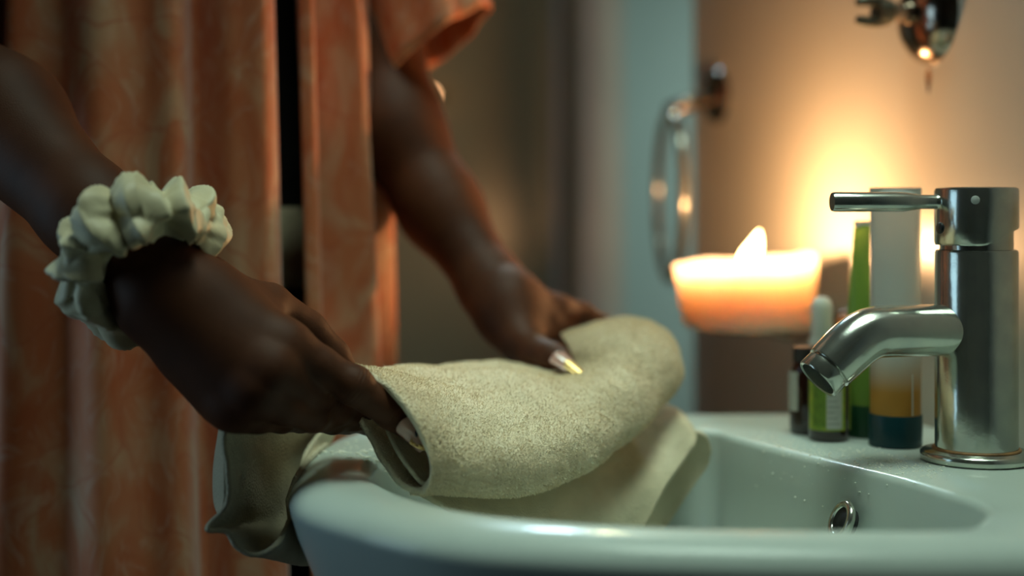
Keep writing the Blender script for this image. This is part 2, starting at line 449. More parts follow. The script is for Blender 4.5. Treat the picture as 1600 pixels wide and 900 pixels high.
# head: cylinder with its underside cut on a slant
hb = MB(); n = 96; v = []; hr = .0243
def zlow(x):   # x = offset from axis in image-right direction
    t = min(max((x + .006) / .029, 0), 1)
    return .1288 + .0095 * (t*t*(3-2*t))
prof_top = [(hr, .1612), (hr - .0005, .1626), (hr - .0018, .1632), (1e-5, .1632)]
rows = []
for rr_, dz_ in ((.001, .005), (.0229, .005), (.0229, .0004), (.0236, 0)):
    rows.append([(rr_*math.cos(a), rr_*math.sin(a), zlow(hr*math.cos(a)) + dz_) for a in [2*math.pi*k/n for k in range(n)]])
rows.append([(hr*math.cos(a), hr*math.sin(a), zlow(hr*math.cos(a)) + .0012) for a in [2*math.pi*k/n for k in range(n)]])
for r, h in prof_top: rows.append([(r*math.cos(a), r*math.sin(a), h) for a in [2*math.pi*k/n for k in range(n)]])
vv = [tc_ + Vector(p) for rw in rows for p in rw]
ff = [(i*n+k, i*n+(k+1) % n, (i+1)*n+(k+1) % n, (i+1)*n+k) for i in range(len(rows)-1) for k in range(n)]
hb.add(vv, ff); head = hb.build('lever_head', M_chrome, tap, edge=40)
ld = Vector((-.966, -.259, 0))
lz = Vector((0, 0, .1545))
lv = Vector((-.995, -.10, 0)).normalized()
L0 = tc_ + lz + lv*.0222
prof = [(.0, .0062), (.002, .0045), (.004, .0043), (.012, .0043), (.017, .0050), (.023, .0058), (.0652, .0059), (.0665, .0054), (.0667, .0)]
MB().tube([L0 + lv*a for a, r in prof], [max(r, 1e-5) for a, r in prof], 32, caps=False).build('lever_handle', M_chrome, head, edge=60)
MB().tube([tc_ + ld*.0235 + Vector((0, 0, .139)), tc_ + ld*.0252 + Vector((0, 0, .139))], [.0038, .0032], 20).build('set_screw', M_capb, head)
sp_ = MB()
for k in range(18): pass
nd = Vector((-.33, -.944, 0)).normalized()
MB().lathe([(0, .0004), (.0020, .0003), (.0026, 0)], tc_ + Vector((0, 0, .1555)) + nd*hr, 16, nd).build('white_spot', M_white, head)  # small white disc on the head
# spout
z0 = .0785
pts = [tc_ + Vector((0, 0, z0)) + ld*a for a in (.012, .03, .045, .060)]
bend = [tc_ + ld*.069 + Vector((0, 0, z0 - .0008)), tc_ + ld*.077 + Vector((0, 0, z0 - .0042)), tc_ + ld*.0845 + Vector((0, 0, z0 - .0096)), tc_ + ld*.0915 + Vector((0, 0, z0 - .0156)), tc_ + ld*.0965 + Vector((0, 0, z0 - .0200))]
sc_ = cr(pts + bend, 40)
spout = MB().tube(sc_, [.0153]*30 + list(np.linspace(.0153, .0146, 10)), 48, caps=False).build('spout', M_chrome, tap)
ed = (Vector(sc_[-1]) - Vector(sc_[-3])).normalized(); ep = Vector(sc_[-1])
MB().lathe([(.0146, -.001), (.0144, .0004), (.0128, .0006), (.0128, .0016), (.0137, .0022), (.0139, .0095), (.0132, .0105), (.0116, .0100), (.0112, .003), (0, .003)], ep, 48, ed).build('aerator', M_chrome, spout, edge=50)
MB().lathe([(0, .0042), (.0110, .0042)], ep, 32, ed).build('aerator_mesh', M_hole, spout)

# ================================================================== BOTTLES ON THE LEDGE
def base(px, py): Y = HCAM*FPX/(py - HOR); return Vector(((px - 800)*Y/FPX, Y, 0)), Y
def label_patch(c, r, z0, z1, a0, a1, name, m, parent, n=16, eps=.0004):
    v = []; f = []
    for z in (z0, z1):
        for k in range(n + 1):
            a = a0 + (a1 - a0)*k/n; v.append(c + Vector((math.cos(a)*(r + eps), math.sin(a)*(r + eps), z)))
    for k in range(n): f.append((k, k+1, k+1+n+1, k+n+1))
    return link(name, v, f, m, parent)
M_lgreen = mat('lime_label', (.36, .42, .03), .5, col2=(.22, .34, .03), vscale=160)
M_lwhite = mat('white_label_box', (.50, .52, .46), .5, var=.08, vscale=200)
M_lgrn2 = mat('leaf_green_print', (.14, .24, .02), .5, var=.3, vscale=240)
b1, Y1 = base(1295, 687)
t = empty('supplement_bottle', b1, 'small dark brown bottle with lime green label under the tap spout', 'bottle')
rb = .0134
MB().lathe([(0, 0), (.0115, 0), (.0130, .001), (rb, .003), (rb, .044), (.0128, .0468), (.0105, .0485), (.0100, .050)], b1, 40).build('glass_body', M_brown, t)
MB().lathe([(.0112, .0488), (.0116, .0495), (.0116, .060), (.0108, .061), (0, .061)], b1, 40).build('cap', M_capb, t, edge=40)
am = -math.pi/2
lb = label_patch(b1, rb, .0075, .0405, am - 1.35, am + .62, 'label', M_lgreen, t)
label_patch(b1, rb, .0088, .0385, am - .32, am + .42, 'information_box', M_lwhite, lb, eps=.0007)
label_patch(b1, rb, .0100, .0385, am - 1.0, am - .36, 'leaf_print', M_lgrn2, lb, eps=.0007)
for k in range(7):
    label_patch(b1, rb, .012 + k*.0036, .0126 + k*.0036, am - .27, am + .30 - (k % 3)*.12, 'text_line', M_lgrn2 if k == 6 else mat('grey_print', (.25, .26, .22), .6), lb, eps=.0009)
label_patch(b1, rb, .0075, .0405, am + .95, am + 1.5, 'label_edge', M_lgreen, t)
b2, Y2 = base(1262, 677)
t = empty('amber_bottle', b2, 'brown bottle with pale label, half hidden behind the lime-labelled bottle', 'bottle')
MB().lathe([(0, 0), (.0105, 0), (.0118, .002), (.0122, .006), (.0122, .040), (.010, .046), (.0085, .050)], b2, 40).build('glass_body', M_brown, t)
MB().lathe([(.0098, .048), (.0098, .058), (0, .0585)], b2, 32).build('cap', M_capb, t, edge=40)
label_patch(b2, .0122, .016, .042, am - 1.9, am - .75, 'label', M_lwhite, t)

def tube_bottle(name, c, rad, h, label, m, capm, caph, capr, crimp=True, top=.35):
    t = empty(name, c, label, 'tube')
    MB().lathe([(0, 0), (capr - .0008, 0), (capr, .0008), (capr*1.01, caph - .0008), (capr*.98, caph), (0, caph)], c, 48).build('cap', capm, t, edge=40)
    rows = []
    for i in range(25):
        s = i/24; z = caph + s*(h - caph)
        ry = rad*(1 - s**1.6)*1.0 + .0006; rx = rad*(1 + .02*s) if crimp else rad*(1 - (1 - top)*s**2)
        rows.append([(c.x + rx*math.cos(a), c.y + ry*math.sin(a), z) for a in [2*math.pi*k/48 for k in range(48)]])
    n = 48
    f = [(i*n+k, i*n+(k+1) % n, (i+1)*n+(k+1) % n, (i+1)*n+k) for i in range(24) for k in range(n)] + [tuple(24*n+k for k in range(n))]
    link('tube_body', [p for r in rows for p in r], f, m, t)
    return t
b3, Y3 = base(1399, 696)
M_tube = trans_mat('frosted_tube_plastic', (.66, .70, .66), .38, .25, (.55, .27, .05), .035, .060)
tw = tube_bottle('white_squeeze_tube', b3, .0158, .1640, 'tall white squeeze tube standing upside down on a dark teal cap', M_tube, M_teal, .0205, .0166)
MB().box((b3.x, b3.y, .158), (.0330, .0016, .012)).build('crimped_end', M_white, tw, smooth=False)
MB().box((b3.x + .0066, b3.y - .0155, .034), (.0006, .0006, .026)).build('seam_line', M_white, tw, smooth=False)
b4, Y4 = base(1352, 681)
M_gtube = trans_mat('green_plastic', (.30, .52, .10), .25, .45)
tg = tube_bottle('green_squeeze_tube', b4, .0135, .142, 'green squeeze tube on a dark green cap, behind the white tube', M_gtube, M_dgreen, .0215, .0140, False, .5)
MB().box((b4.x, b4.y, .1405), (.0145, .0020, .004)).build('crimped_end', M_white, tg, smooth=False)
b5 = P(1284, 600, .985); b5.z = 0
t = empty('white_dropper_bottle', b5, 'slim white bottle with rounded top, behind the tap spout', 'bottle')
MB().lathe([(0, 0), (.0085, 0), (.009, .001), (.009, .058), (.0082, .062)], b5, 32).build('body', M_white, t)
MB().lathe([(.0076, .061), (.0074, .082), (.0062, .087), (.0035, .0895), (0, .090)], b5, 32).build('rounded_cap', M_white, t)

# ================================================================== CANDLE ON ITS HOLDER
cc = Vector((.1845, 1.130, .0565))
cd = empty('candle', cc, 'thick round cream candle burning on the wall holder', 'candle')
tp = [(0, 0, 1), (.6, 0, 1), (.93, 0, 1), (.985, .0015, 1), (1, .005, 1)]
n = 72; rows = []
rb_, rt_ = .0515, .0570; hc = .0545
def crow(r, z, sh):
    s = z/hc; out = []
    for k in range(n):
        a = 2*math.pi*k/n
        zz = z + s*(.0042*math.cos(a) + .0010*math.sin(3*a + 1) + .0006*math.sin(7*a))
        out.append((cc.x - .0035*s + .004 + r*math.cos(a) - .0030*0, cc.y + r*math.sin(a), cc.z + zz))
    return out
for r, z in ((1e-4, 0), (.047, 0), (.0505, .0012), (.0518, .005)): rows.append(crow(r, z, 0))
for i in range(1, 9):
    s = i/8; rows.append(crow(.0518 + (.0568 - .0518)*s, .005 + (hc - .008)*s, 0))
for r, z in ((.0568, hc - .0015), (.0560, hc - .0003), (.0548, hc), (.0530, hc - .0004), (.0518, hc - .002), (.0505, hc - .006), (.0480, hc - .0098), (.040, hc - .0115), (.02, hc - .012), (1e-4, hc - .012)):
    rows.append(crow(r, z, 0))
link('wax_body', [p for r in rows for p in r], [(i*n+k, i*n+(k+1) % n, (i+1)*n+(k+1) % n, (i+1)*n+k) for i in range(len(rows)-1) for k in range(n)], M_wax, cd)
wk = Vector((cc.x + .0040, cc.y, cc.z + hc - .0125))
MB().tube([wk, wk + Vector((0, 0, .006)), wk + Vector((.0015, 0, .0105))], [.0012, .0011, .0009], 10).build('wick', M_wick, cd)
fb = MB(); fp = [wk + Vector((x, 0, z)) for x, z in ((-.0030, .0065), (-.0018, .009), (.0005, .014), (.0032, .020), (.0056, .026), (.0072, .0315), (.0082, .0355))]
fc = cr(fp, 24); fr = [.0002 + .0092*math.sin(math.pi*min(1, (i/23))**.62)**.9*(1 - .35*(i/23)) for i in range(24)]
fl = fb.tube(fc, fr, 20).build('flame', M_flame, cd)
ld_ = bpy.data.lights.new('candle_light', 'POINT'); ld_.energy = 2.3; ld_.color = (1, .52, .225); ld_.shadow_soft_size = .009
lo = bpy.data.objects.new('candle_light', ld_); COL.objects.link(lo); lo.location = wk + Vector((.003, 0, .020))
fl.visible_shadow = False

hd = empty('candle_holder', cc - Vector((0, 0, .004)), 'small chrome wall holder under the burning candle', 'candle holder')
hc0 = cc - Vector((-.004, 0, .0035))
MB().lathe([(0, .0030), (.034, .0030), (.037, .0034), (.038, .0022), (.036, .0008), (.03, 0), (0, 0)], hc0, 48).build('dish', M_chrome2, hd)
wp = Vector((WX(1.155), 1.155, hc0.z - .004))
MB().tube([hc0 + Vector((.02, .004, -.001)), (hc0 + wp)/2 + Vector((0, 0, -.004)), wp + wn*.003], [.0035, .0035, .0035], 16).build('arm', M_chrome2, hd)
MB().lathe([(0, .008), (.010, .007), (.017, .004), (.019, 0)], wp, 32, wn).build('wall_plate', M_chrome2, hd)

# ================================================================== TOWEL RING
YR = 1.40
rc = onwall(YR, .262)
tr = empty('towel_ring', rc, 'chrome towel ring hanging empty on the wall left of the candle', 'towel ring')
MB().lathe([(0, .012), (.012, .011), (.024, .006), (.027, 0)], rc, 40, wn).build('wall_plate', M_chrome2, tr)
MB().tube([rc, rc + wn*.03 + Vector((0, 0, -.008)), rc + wn*.052 + Vector((0, 0, -.016))], [.010, .0075, .0085], 20).build('arm', M_chrome2, tr)
rcc = rc + wn*.05 + Vector((0, 0, -.018 - .080))
torus(rcc, (wn + wd*.22).normalized(), .081, .0052, 72, 14).build('ring', M_chrome, tr)

# ================================================================== SHOWER-HEAD BRACKET
YB = 1.027
bc = onwall(YB, HCAM + 305*YB/FPX)
br = empty('shower_bracket', bc, 'chrome shower-head bracket with forked clip, high on the right wall', 'bracket')
MB().lathe([(0, .019), (.010, .0185), (.020, .016), (.028, .011), (.0335, .005), (.0355, 0)], bc, 64, wn).build('domed_plate', M_chrome2, br)
az = bc + Vector((0, 0, .0015))
MB().tube([az, az + wn*.022, az + wn*.0225, az + wn*.033, az + wn*.0335, az + wn*.036], [.0088, .0085, .0068, .0066, .0078, .0078], 28).build('arm', M_chrome2, br, edge=40)
M_dchrome = mat('dull_dark_chrome', (.16, .17, .14), .32, 1, bump=.1, bscale=80)
cl = MB()
# forked clip: two curved jaws open towards the room
for sgn in (1, -1):
    prof = []
    for i in range(15):
        s = i/14
        prof.append(az + wn*(.034 + .025*s) + Vector((0, 0, sgn*(.0062 + .0012*math.sin(s*math.pi)))) )
    cl.tube(prof, [.0030 + .0012*math.sin(min(1, i/14)*math.pi) for i in range(15)], 16)
cl.tube([az + wn*.033, az + wn*.044], [.0088, .0086], 28)
cl.build('forked_clip', M_dchrome, br, edge=45)

# ================================================================== PERSON
def smin(a, b, k):
    h = np.maximum(k - np.abs(a - b), 0) / k
    return np.minimum(a, b) - h*h*k*.25
def cone_d(p, a, b, ra, rb):
    ba = b - a; L2 = (ba*ba).sum(); t = np.clip(((p - a) @ ba)/max(L2, 1e-12), 0, 1)
    return np.sqrt((((p - a) - t[:, None]*ba)**2).sum(1)) - (ra + (rb - ra)*t)
def ell_d(p, c, R, rad):
    q = (p - c) @ R.T; k = np.sqrt(((q/rad)**2).sum(1)); k2 = np.sqrt(((q/rad**2)**2).sum(1)) + 1e-9
    return k*(k - 1)/k2
def sdf_mesh(core, fingers, h, NB=16):
    """core: prims smooth-blended; fingers: list of (prims, k_to_core). surface nets on sparse blocks"""
    def bs(pr):
        if pr[0] == 'c': return (pr[1]+pr[2])/2, np.linalg.norm(pr[1]-pr[2])/2 + max(pr[3], pr[4])
        return pr[1], pr[3].max()
    def pd(pr, p): return cone_d(p, *pr[1:5]) if pr[0] == 'c' else ell_d(p, *pr[1:4])
    allp = core + [q for fg in fingers for q in fg[0]]
    B = [(pr, *bs(pr)) for pr in core]; FB = [([(pr, *bs(pr)) for pr in fg[0]], fg[1]) for fg in fingers]
    def ev(p, c=None, rad=None):
        def dist(lst, kk):
            d = None
            for pr, bc_, br_ in lst:
                if c is not None and np.linalg.norm(bc_ - c) - br_ > rad + .03: continue
                e = pd(pr, p); k = pr[-1]
                d = e if d is None else smin(d, e, k)
            return d
        D = dist(B, 0); base_ = D; res = D
        for lst, k in FB:
            fd = dist(lst, 0)
            if fd is None: continue
            cmb = fd if base_ is None else smin(base_, fd, k)
            res = cmb if res is None else np.minimum(res, cmb)
        return res
    mn = np.min([b[1]-b[2] for b in B] + [q[1]-q[2] for l, _ in FB for q in l], axis=0) - .02
    mx = np.max([b[1]+b[2] for b in B] + [q[1]+q[2] for l, _ in FB for q in l], axis=0) + .02
    S = NB*h; nb = np.ceil((mx - mn)/S).astype(int)
    I = np.stack(np.meshgrid(*[np.arange(x) for x in nb], indexing='ij'), -1).reshape(-1, 3)
    ctr = mn + (I + .5)*S; d = ev(ctr); act = I[np.abs(d) < S*.9 + .004]
    G = nb*NB + 2
    def gid(i, j, k): return (i*G[1] + j)*G[2] + k
    g = np.arange(NB + 1); loc = np.stack(np.meshgrid(g, g, g, indexing='ij'), -1)
    ids = []; ps = []; quads = []
    for b in act:
        o = b*NB; pts = mn + (loc + o)*h; c = mn + (b + .5)*S
        v = ev(pts.reshape(-1, 3), c, S*.87)
        if v is None: continue
        v = v.reshape(NB+1, NB+1, NB+1)
        if v.min() > 0 or v.max() < 0: continue
        s = v < 0
        cnt = np.zeros((NB,)*3, int); acc = np.zeros((NB, NB, NB, 3))
        cs = [(x, y, z) for x in (0, 1) for y in (0, 1) for z in (0, 1)]
        for a in cs:
            for ax in range(3):
                if a[ax]: continue
                e = list(a); e[ax] = 1
                A = v[a[0]:a[0]+NB, a[1]:a[1]+NB, a[2]:a[2]+NB]; Bv = v[e[0]:e[0]+NB, e[1]:e[1]+NB, e[2]:e[2]+NB]
                cr_ = (A < 0) != (Bv < 0)
                t_ = np.where(cr_, A/np.where(cr_, A - Bv, 1), 0)
                pos = np.zeros((NB, NB, NB, 3)); pos[..., 0] = a[0]; pos[..., 1] = a[1]; pos[..., 2] = a[2]
                pos[..., ax] += t_
                acc += pos*cr_[..., None]; cnt += cr_
        m = cnt > 0; ci = np.argwhere(m)
        ids.append(gid(*(ci + o).T)); ps.append(mn + (ci + o + acc[m]/cnt[m][:, None])*h)
        for ax in range(3):
            sl0 = [slice(0, NB)]*3; sl1 = [slice(0, NB)]*3; sl1[ax] = slice(1, NB+1)
            s0 = s[tuple(sl0)]; s1 = s[tuple(sl1)]; ch = np.argwhere(s0 != s1)
            if not len(ch): continue
            fl_ = s0[tuple(ch.T)]; q0 = ch + o; u, w_ = (ax+1) % 3, (ax+2) % 3
            du = np.zeros(3, int); du[u] = 1; dw = np.zeros(3, int); dw[w_] = 1
            Q = np.stack([gid(*(q0 - du - dw).T), gid(*(q0 - dw).T), gid(*q0.T), gid(*(q0 - du).T)], 1)
            Q[~fl_] = Q[~fl_][:, ::-1]; quads.append(Q)
    ids = np.concatenate(ids); ps = np.concatenate(ps); Q = np.concatenate(quads)
    od = np.argsort(ids); ids = ids[od]; ps = ps[od]
    ix = np.searchsorted(ids, Q); ix = np.clip(ix, 0, len(ids)-1); ok = (ids[ix] == Q).all(1)
    return ps, ix[ok]
def link_np(name, V, Q, m, parent):
    me = bpy.data.meshes.new(name); po = parent.location if parent else Vector((0, 0, 0))
    V = V - np.array(po)
    me.vertices.add(len(V)); me.vertices.foreach_set('co', V.astype(np.float32).ravel())
    me.loops.add(len(Q)*4); me.loops.foreach_set('vertex_index', Q.astype(np.int32).ravel())
    me.polygons.add(len(Q)); me.polygons.foreach_set('loop_start', np.arange(0, len(Q)*4, 4, dtype=np.int32))
    me.update(calc_edges=True); me.polygons.foreach_set('use_smooth', [True]*len(Q)); me.materials.append(m)
    o = bpy.data.objects.new(name, me); COL.objects.link(o)
    if parent: o.parent = parent
    return o
def A3(v): return np.array(list(v), float)
def C(a, b, ra, rb, k=.012): return ('c', A3(a), A3(b), ra, rb, k)

TC = Vector((-.27, 1.09, 0)); U = Vector((.894, .447, 0)); FW = Vector((.447, -.894, 0))
person = empty('person', Vector((TC.x, TC.y, ZF)), 'person in an open peach patterned shirt holding the towel over the basin', 'person')
Rt = np.array([list(U), list(FW), [0, 0, 1]])
def E(c, rad, k=.05): return ('e', A3(c), Rt, np.array(rad, float), k)
torso = [E(TC + Vector((0, 0, .40)), (.160, .095, .20)), E(TC + Vector((0, 0, .16)), (.135, .090, .18)), E(TC + Vector((0, 0, .0)), (.155, .100, .16)),
         C(TC + Vector((0, 0, .55)) + U*-.13, TC + Vector((0, 0, .55)) + U*.13, .050, .050, .06), C(TC + Vector((0, 0, .56)), TC + Vector((0, 0, .68)), .052, .048, .04)]
# right arm (nearer the camera), at the left of the frame
sh = TC + U*-.165 + Vector((0, 0, .535)); el = P(-150, 80, .915)
f1 = P(0, 190, .868); wr0 = P(140, 332, .812); wr = P(258, 450, .785)
armR = [C(sh, el, .047, .040, .03), C(el, f1, .040, .0375, .02), C(f1, wr0, .0375, .0250, .02), C(wr0, wr, .0250, .0235, .02)]
mI, mM, mR, mP = P(446, 538, .778), P(425, 576, .767), P(398, 610, .765), P(368, 634, .772)
armR += [C(wr + Vector((.004, 0, .006)), mI, .0205, .0120, .016), C(wr, mM, .0215, .0120, .014), C(P(248, 470, .785), mR, .0200, .0120, .014),
         C(P(246, 486, .79), mP, .0170, .0125, .014), C(P(300, 560, .79), P(352, 622, .785), .014, .014, .016), C(P(330, 470, .79), P(410, 500, .80), .017, .012, .016)]
def chain(pts, rad, k=.0035):
    return [C(pts[i], pts[i+1], rad[i], rad[i+1], k) for i in range(len(pts)-1)]
iI, dI, tI = P(553, 603, .788), P(610, 646, .799), P(644, 673, .806)
knob = lambda p, r: C(p, p + Vector((1e-5, 0, 0)), r, r, .004)
fR = [(chain([mI, (mI+iI)/2, iI, (iI+dI)/2, dI, tI], [.0122, .0104, .0101, .0088, .0086, .0068]) + [knob(iI + Vector((0, -.001, .001)), .0104)], .010),
      (chain([mM, P(478, 612, .784), P(524, 637, .808), P(553, 650, .832), P(578, 664, .855)], [.0122, .0104, .0100, .0088, .0070]), .010),
      (chain([mR, P(445, 636, .775), P(488, 648, .79), P(520, 655, .82), P(545, 662, .845)], [.0120, .0100, .0096, .0084, .0068]), .009),
      (chain([mP, P(405, 650, .782), P(440, 652, .80), P(470, 655, .825), P(495, 660, .84)], [.0115, .0092, .0086, .0076, .0062]), .009),
      (chain([P(330, 468, .80), P(420, 478, .822), P(480, 515, .838), P(520, 556, .845), P(545, 590, .85)], [.017, .0130, .0112, .0100, .0078]), .014)]
# left arm (farther away), coming out of the sleeve on the right
sh2 = TC + U*.165 + Vector((0, 0, .535)); el2 = P(578, 60, 1.13); f2 = P(688, 325, 1.075)
w2 = P(772, 452, 1.035)
armL = [C(sh2, el2, .047, .040, .03), C(el2, P(620, 205, 1.10), .038, .0345, .02), C(P(620, 205, 1.10), f2, .0345, .0290, .02), C(f2, w2, .0290, .0215, .02), C(w2, P(800, 490, 1.02), .0235, .022, .016)]
nI, nM, nR, nP = P(868, 487, 1.03), P(852, 510, 1.02), P(836, 528, 1.01), P(815, 540, 1.00)
for p, r in ((nI, .0120), (nM, .0120), (nR, .0118), (nP, .0115)): armL.append(C(P(795, 478, 1.02), p, .019, r, .014))
fL = [(chain([nI, P(905, 492, 1.045), P(938, 510, 1.055), P(955, 530, 1.055)], [.0115, .0102, .0090, .0070]), .009),
      (chain([nM, P(890, 520, 1.04), P(915, 545, 1.045), P(925, 565, 1.04)], [.0115, .0100, .0088, .0070]), .009),
      (chain([nR, P(868, 545, 1.03), P(890, 572, 1.035), P(900, 590, 1.03)], [.0112, .0096, .0084, .0068]), .009),
      (chain([nP, P(835, 562, 1.01), P(850, 585, 1.015), P(862, 600, 1.01)], [.0105, .0088, .0076, .0062]), .009),
      (chain([P(795, 500, 1.01), P(815, 532, .99), P(838, 550, .975), P(862, 558, .962), P(878, 562, .955)], [.017, .0130, .0112, .0100, .0080]), .014)]
V_, Q_ = sdf_mesh(torso + armR + armL, fR + fL, .0021)
body = link_np('body', V_, Q_, M_skin, person)
def wrinkles(m, spots):
    nt = m.node_tree; b = nt.nodes['Principled BSDF']; tc = nt.nodes.new('ShaderNodeTexCoord'); last = None
    nz = nt.nodes.new('ShaderNodeTexNoise'); nz.inputs['Scale'].default_value = 140; nt.links.new(tc.outputs['Object'], nz.inputs['Vector'])
    def M(op, a, b_=None, c_=None):
        x = nt.nodes.new('ShaderNodeMath'); x.operation = op
        for i_, q_ in enumerate((a, b_, c_)):
            if q_ is None: continue
            if isinstance(q_, (int, float)): x.inputs[i_].default_value = q_
            else: nt.links.new(q_, x.inputs[i_])
        return x.outputs[0]
    tot = None
    for c_, ax, rad, per in spots:
        c_ = c_ - person.location
        s1 = nt.nodes.new('ShaderNodeVectorMath'); s1.operation = 'SUBTRACT'; s1.inputs[1].default_value = c_; nt.links.new(tc.outputs['Object'], s1.inputs[0])
        dt = nt.nodes.new('ShaderNodeVectorMath'); dt.operation = 'DOT_PRODUCT'; dt.inputs[1].default_value = ax; nt.links.new(s1.outputs[0], dt.inputs[0])
        ln = nt.nodes.new('ShaderNodeVectorMath'); ln.operation = 'LENGTH'; nt.links.new(s1.outputs[0], ln.inputs[0])
        d_ = M('MULTIPLY_ADD', nz.outputs['Fac'], .0016, dt.outputs['Value'])
        sn = M('POWER', M('ABSOLUTE', M('SINE', M('MULTIPLY', d_, math.pi/per))), .35)
        ax_m = M('SUBTRACT', 1, M('MINIMUM', 1, M('MULTIPLY', M('ABSOLUTE', dt.outputs['Value']), 1/(per*2.2))))
        mk = M('MULTIPLY', ax_m, M('LESS_THAN', ln.outputs['Value'], rad))
        t_ = M('MULTIPLY', M('SUBTRACT', sn, 1), mk)
        tot = t_ if tot is None else M('ADD', tot, t_)
    bp = nt.nodes.new('ShaderNodeBump'); bp.inputs['Strength'].default_value = .8; bp.inputs['Distance'].default_value = .0006
    nt.links.new(tot, bp.inputs['Height'])
    old = b.inputs['Normal'].links[0].from_socket; nt.links.new(old, bp.inputs['Normal']); nt.links.new(bp.outputs['Normal'], b.inputs['Normal'])
wrinkles(M_skin, [(iI, (dI - mI).normalized(), .020, .0026), (dI, (tI - iI).normalized(), .016, .0019)])

def nail(c, d, up, L, W, m, name, parent, bend=.35):
    d = Vector(d).normalized(); s = d.cross(Vector(up)).normalized(); u = s.cross(d); v = []; f = []
    nu, nv = 26, 11
    for i in range(nu):
        a = i/(nu-1); wv = W*(.5 - .12*a) * math.sqrt(max(0, 1 - (max(0, .18 - a)/.18)**2*.96))
        for j in range(nv):
            b = -1 + 2*j/(nv-1)
            v.append(Vector(c) + d*(a*L) + s*(b*wv) + u*(-bend*wv*b*b - .12*L*a*a))
    n = nu*nv
    v += [p - u*.0006 for p in v]
    for i in range(nu-1):
        for j in range(nv-1):
            q = (i*nv+j, i*nv+j+1, (i+1)*nv+j+1, (i+1)*nv+j); f.append(q); f.append(tuple(x+n for x in reversed(q)))
    for i in range(nu-1):
        for j in (0, nv-1): f.append((i*nv+j, (i+1)*nv+j, (i+1)*nv+j+n, i*nv+j+n))
    return link(name, v, f, m, parent)
dn = (tI - dI).normalized()
nc = P(627, 658, .7895)
nl = nail(nc, (P(668, 702, .792) - nc), Vector((-.25, -.85, .45)), .021, .0125, M_nail, 'fingernail', person)
nl['label'] = 'long pink fingernail with gold charms'
ch = MB(); a_, b_ = P(643, 693, .788), P(670, 704, .789)
ch.tube([a_, a_.lerp(b_, .5) + Vector((0, 0, -.0004)), b_], [.0007, .0011, .0009], 10)
for s_, r_ in ((.0, .0013), (.18, .0009), (.45, .0010), (.6, .0013), (.82, .0012), (1, .0009)): ch.ball(a_.lerp(b_, s_) + Vector((0, -.0008, .0007)), r_, 10)
for p in ((643, 688), (655, 672), (659, 679), (657, 684)): ch.ball(P(*p, .7875), .0009, 8)
ch.build('nail_charm', M_gold, nl)
MB().ball(P(651, 677, .7875), .0017, 12, (.6, .6, 1.3)).build('nail_gem', M_gem, nl)
nail2 = nail(P(866, 551, .945), (P(920, 585, .925) - P(866, 551, .945)), Vector((-.1, -.6, .8)), .015, .0135, M_nail, 'fingernail', person)
nail(P(884, 563, .939), (P(920, 588, .925) - P(884, 563, .939)), Vector((-.1, -.6, .8)), .014, .0085, M_gold, 'nail_tip', nail2)

# clothing: black top, trousers, waistband, shoes
tp_ = [('e', A3(pr[1]), pr[2], pr[3] + .004, pr[4]) if pr[0] == 'e' else C(pr[1], pr[2], pr[3] + .004, pr[4] + .004, pr[5]) for pr in torso[:4]]
V_, Q_ = sdf_mesh(tp_, [], .006); link_np('black_top', V_, Q_, M_black, person)['label'] = 'plain black top under the shirt'
tr_ = [E(TC + Vector((0, 0, -.08)), (.165, .112, .13))]
for s in (-1, 1):
    hip = TC + U*(.085*s) + Vector((0, 0, -.10)); kn = TC + U*(.095*s) + Vector((0, 0, -.45)) + FW*.01; an = TC + U*(.10*s) + Vector((0, 0, -.80))
    tr_ += [C(hip, kn, .085, .062, .03), C(kn, an, .062, .048, .02)]
V_, Q_ = sdf_mesh(tr_, [], .008); link_np('trousers', V_, Q_, M_black, person)['label'] = 'plain black trousers'
for s in (-1, 1):
    an = TC + U*(.10*s) + Vector((0, 0, -.80))
    V_, Q_ = sdf_mesh([C(an - FW*.03 + Vector((0, 0, -.025)), an + FW*.13 + Vector((0, 0, -.032)), .032, .026, .02), C(an, an + Vector((0, 0, -.02)), .038, .036, .02)], [], .006)
    link_np('shoe', V_, Q_, M_black, person)
wb = MB(); vs = []; n = 72
for z in (.093, .152):
    for k in range(n):
        a = 2*math.pi*k/n; vs.append(TC + U*(.147*math.cos(a)) + FW*(.103*math.sin(a)) + Vector((0, 0, z)))
wb.add(vs, [(k, (k+1) % n, (k+1) % n + n, k+n) for k in range(n)]); o_ = wb.build('waistband', M_beige, person)
md = o_.modifiers.new('thick', 'SOLIDIFY'); md.thickness = .004

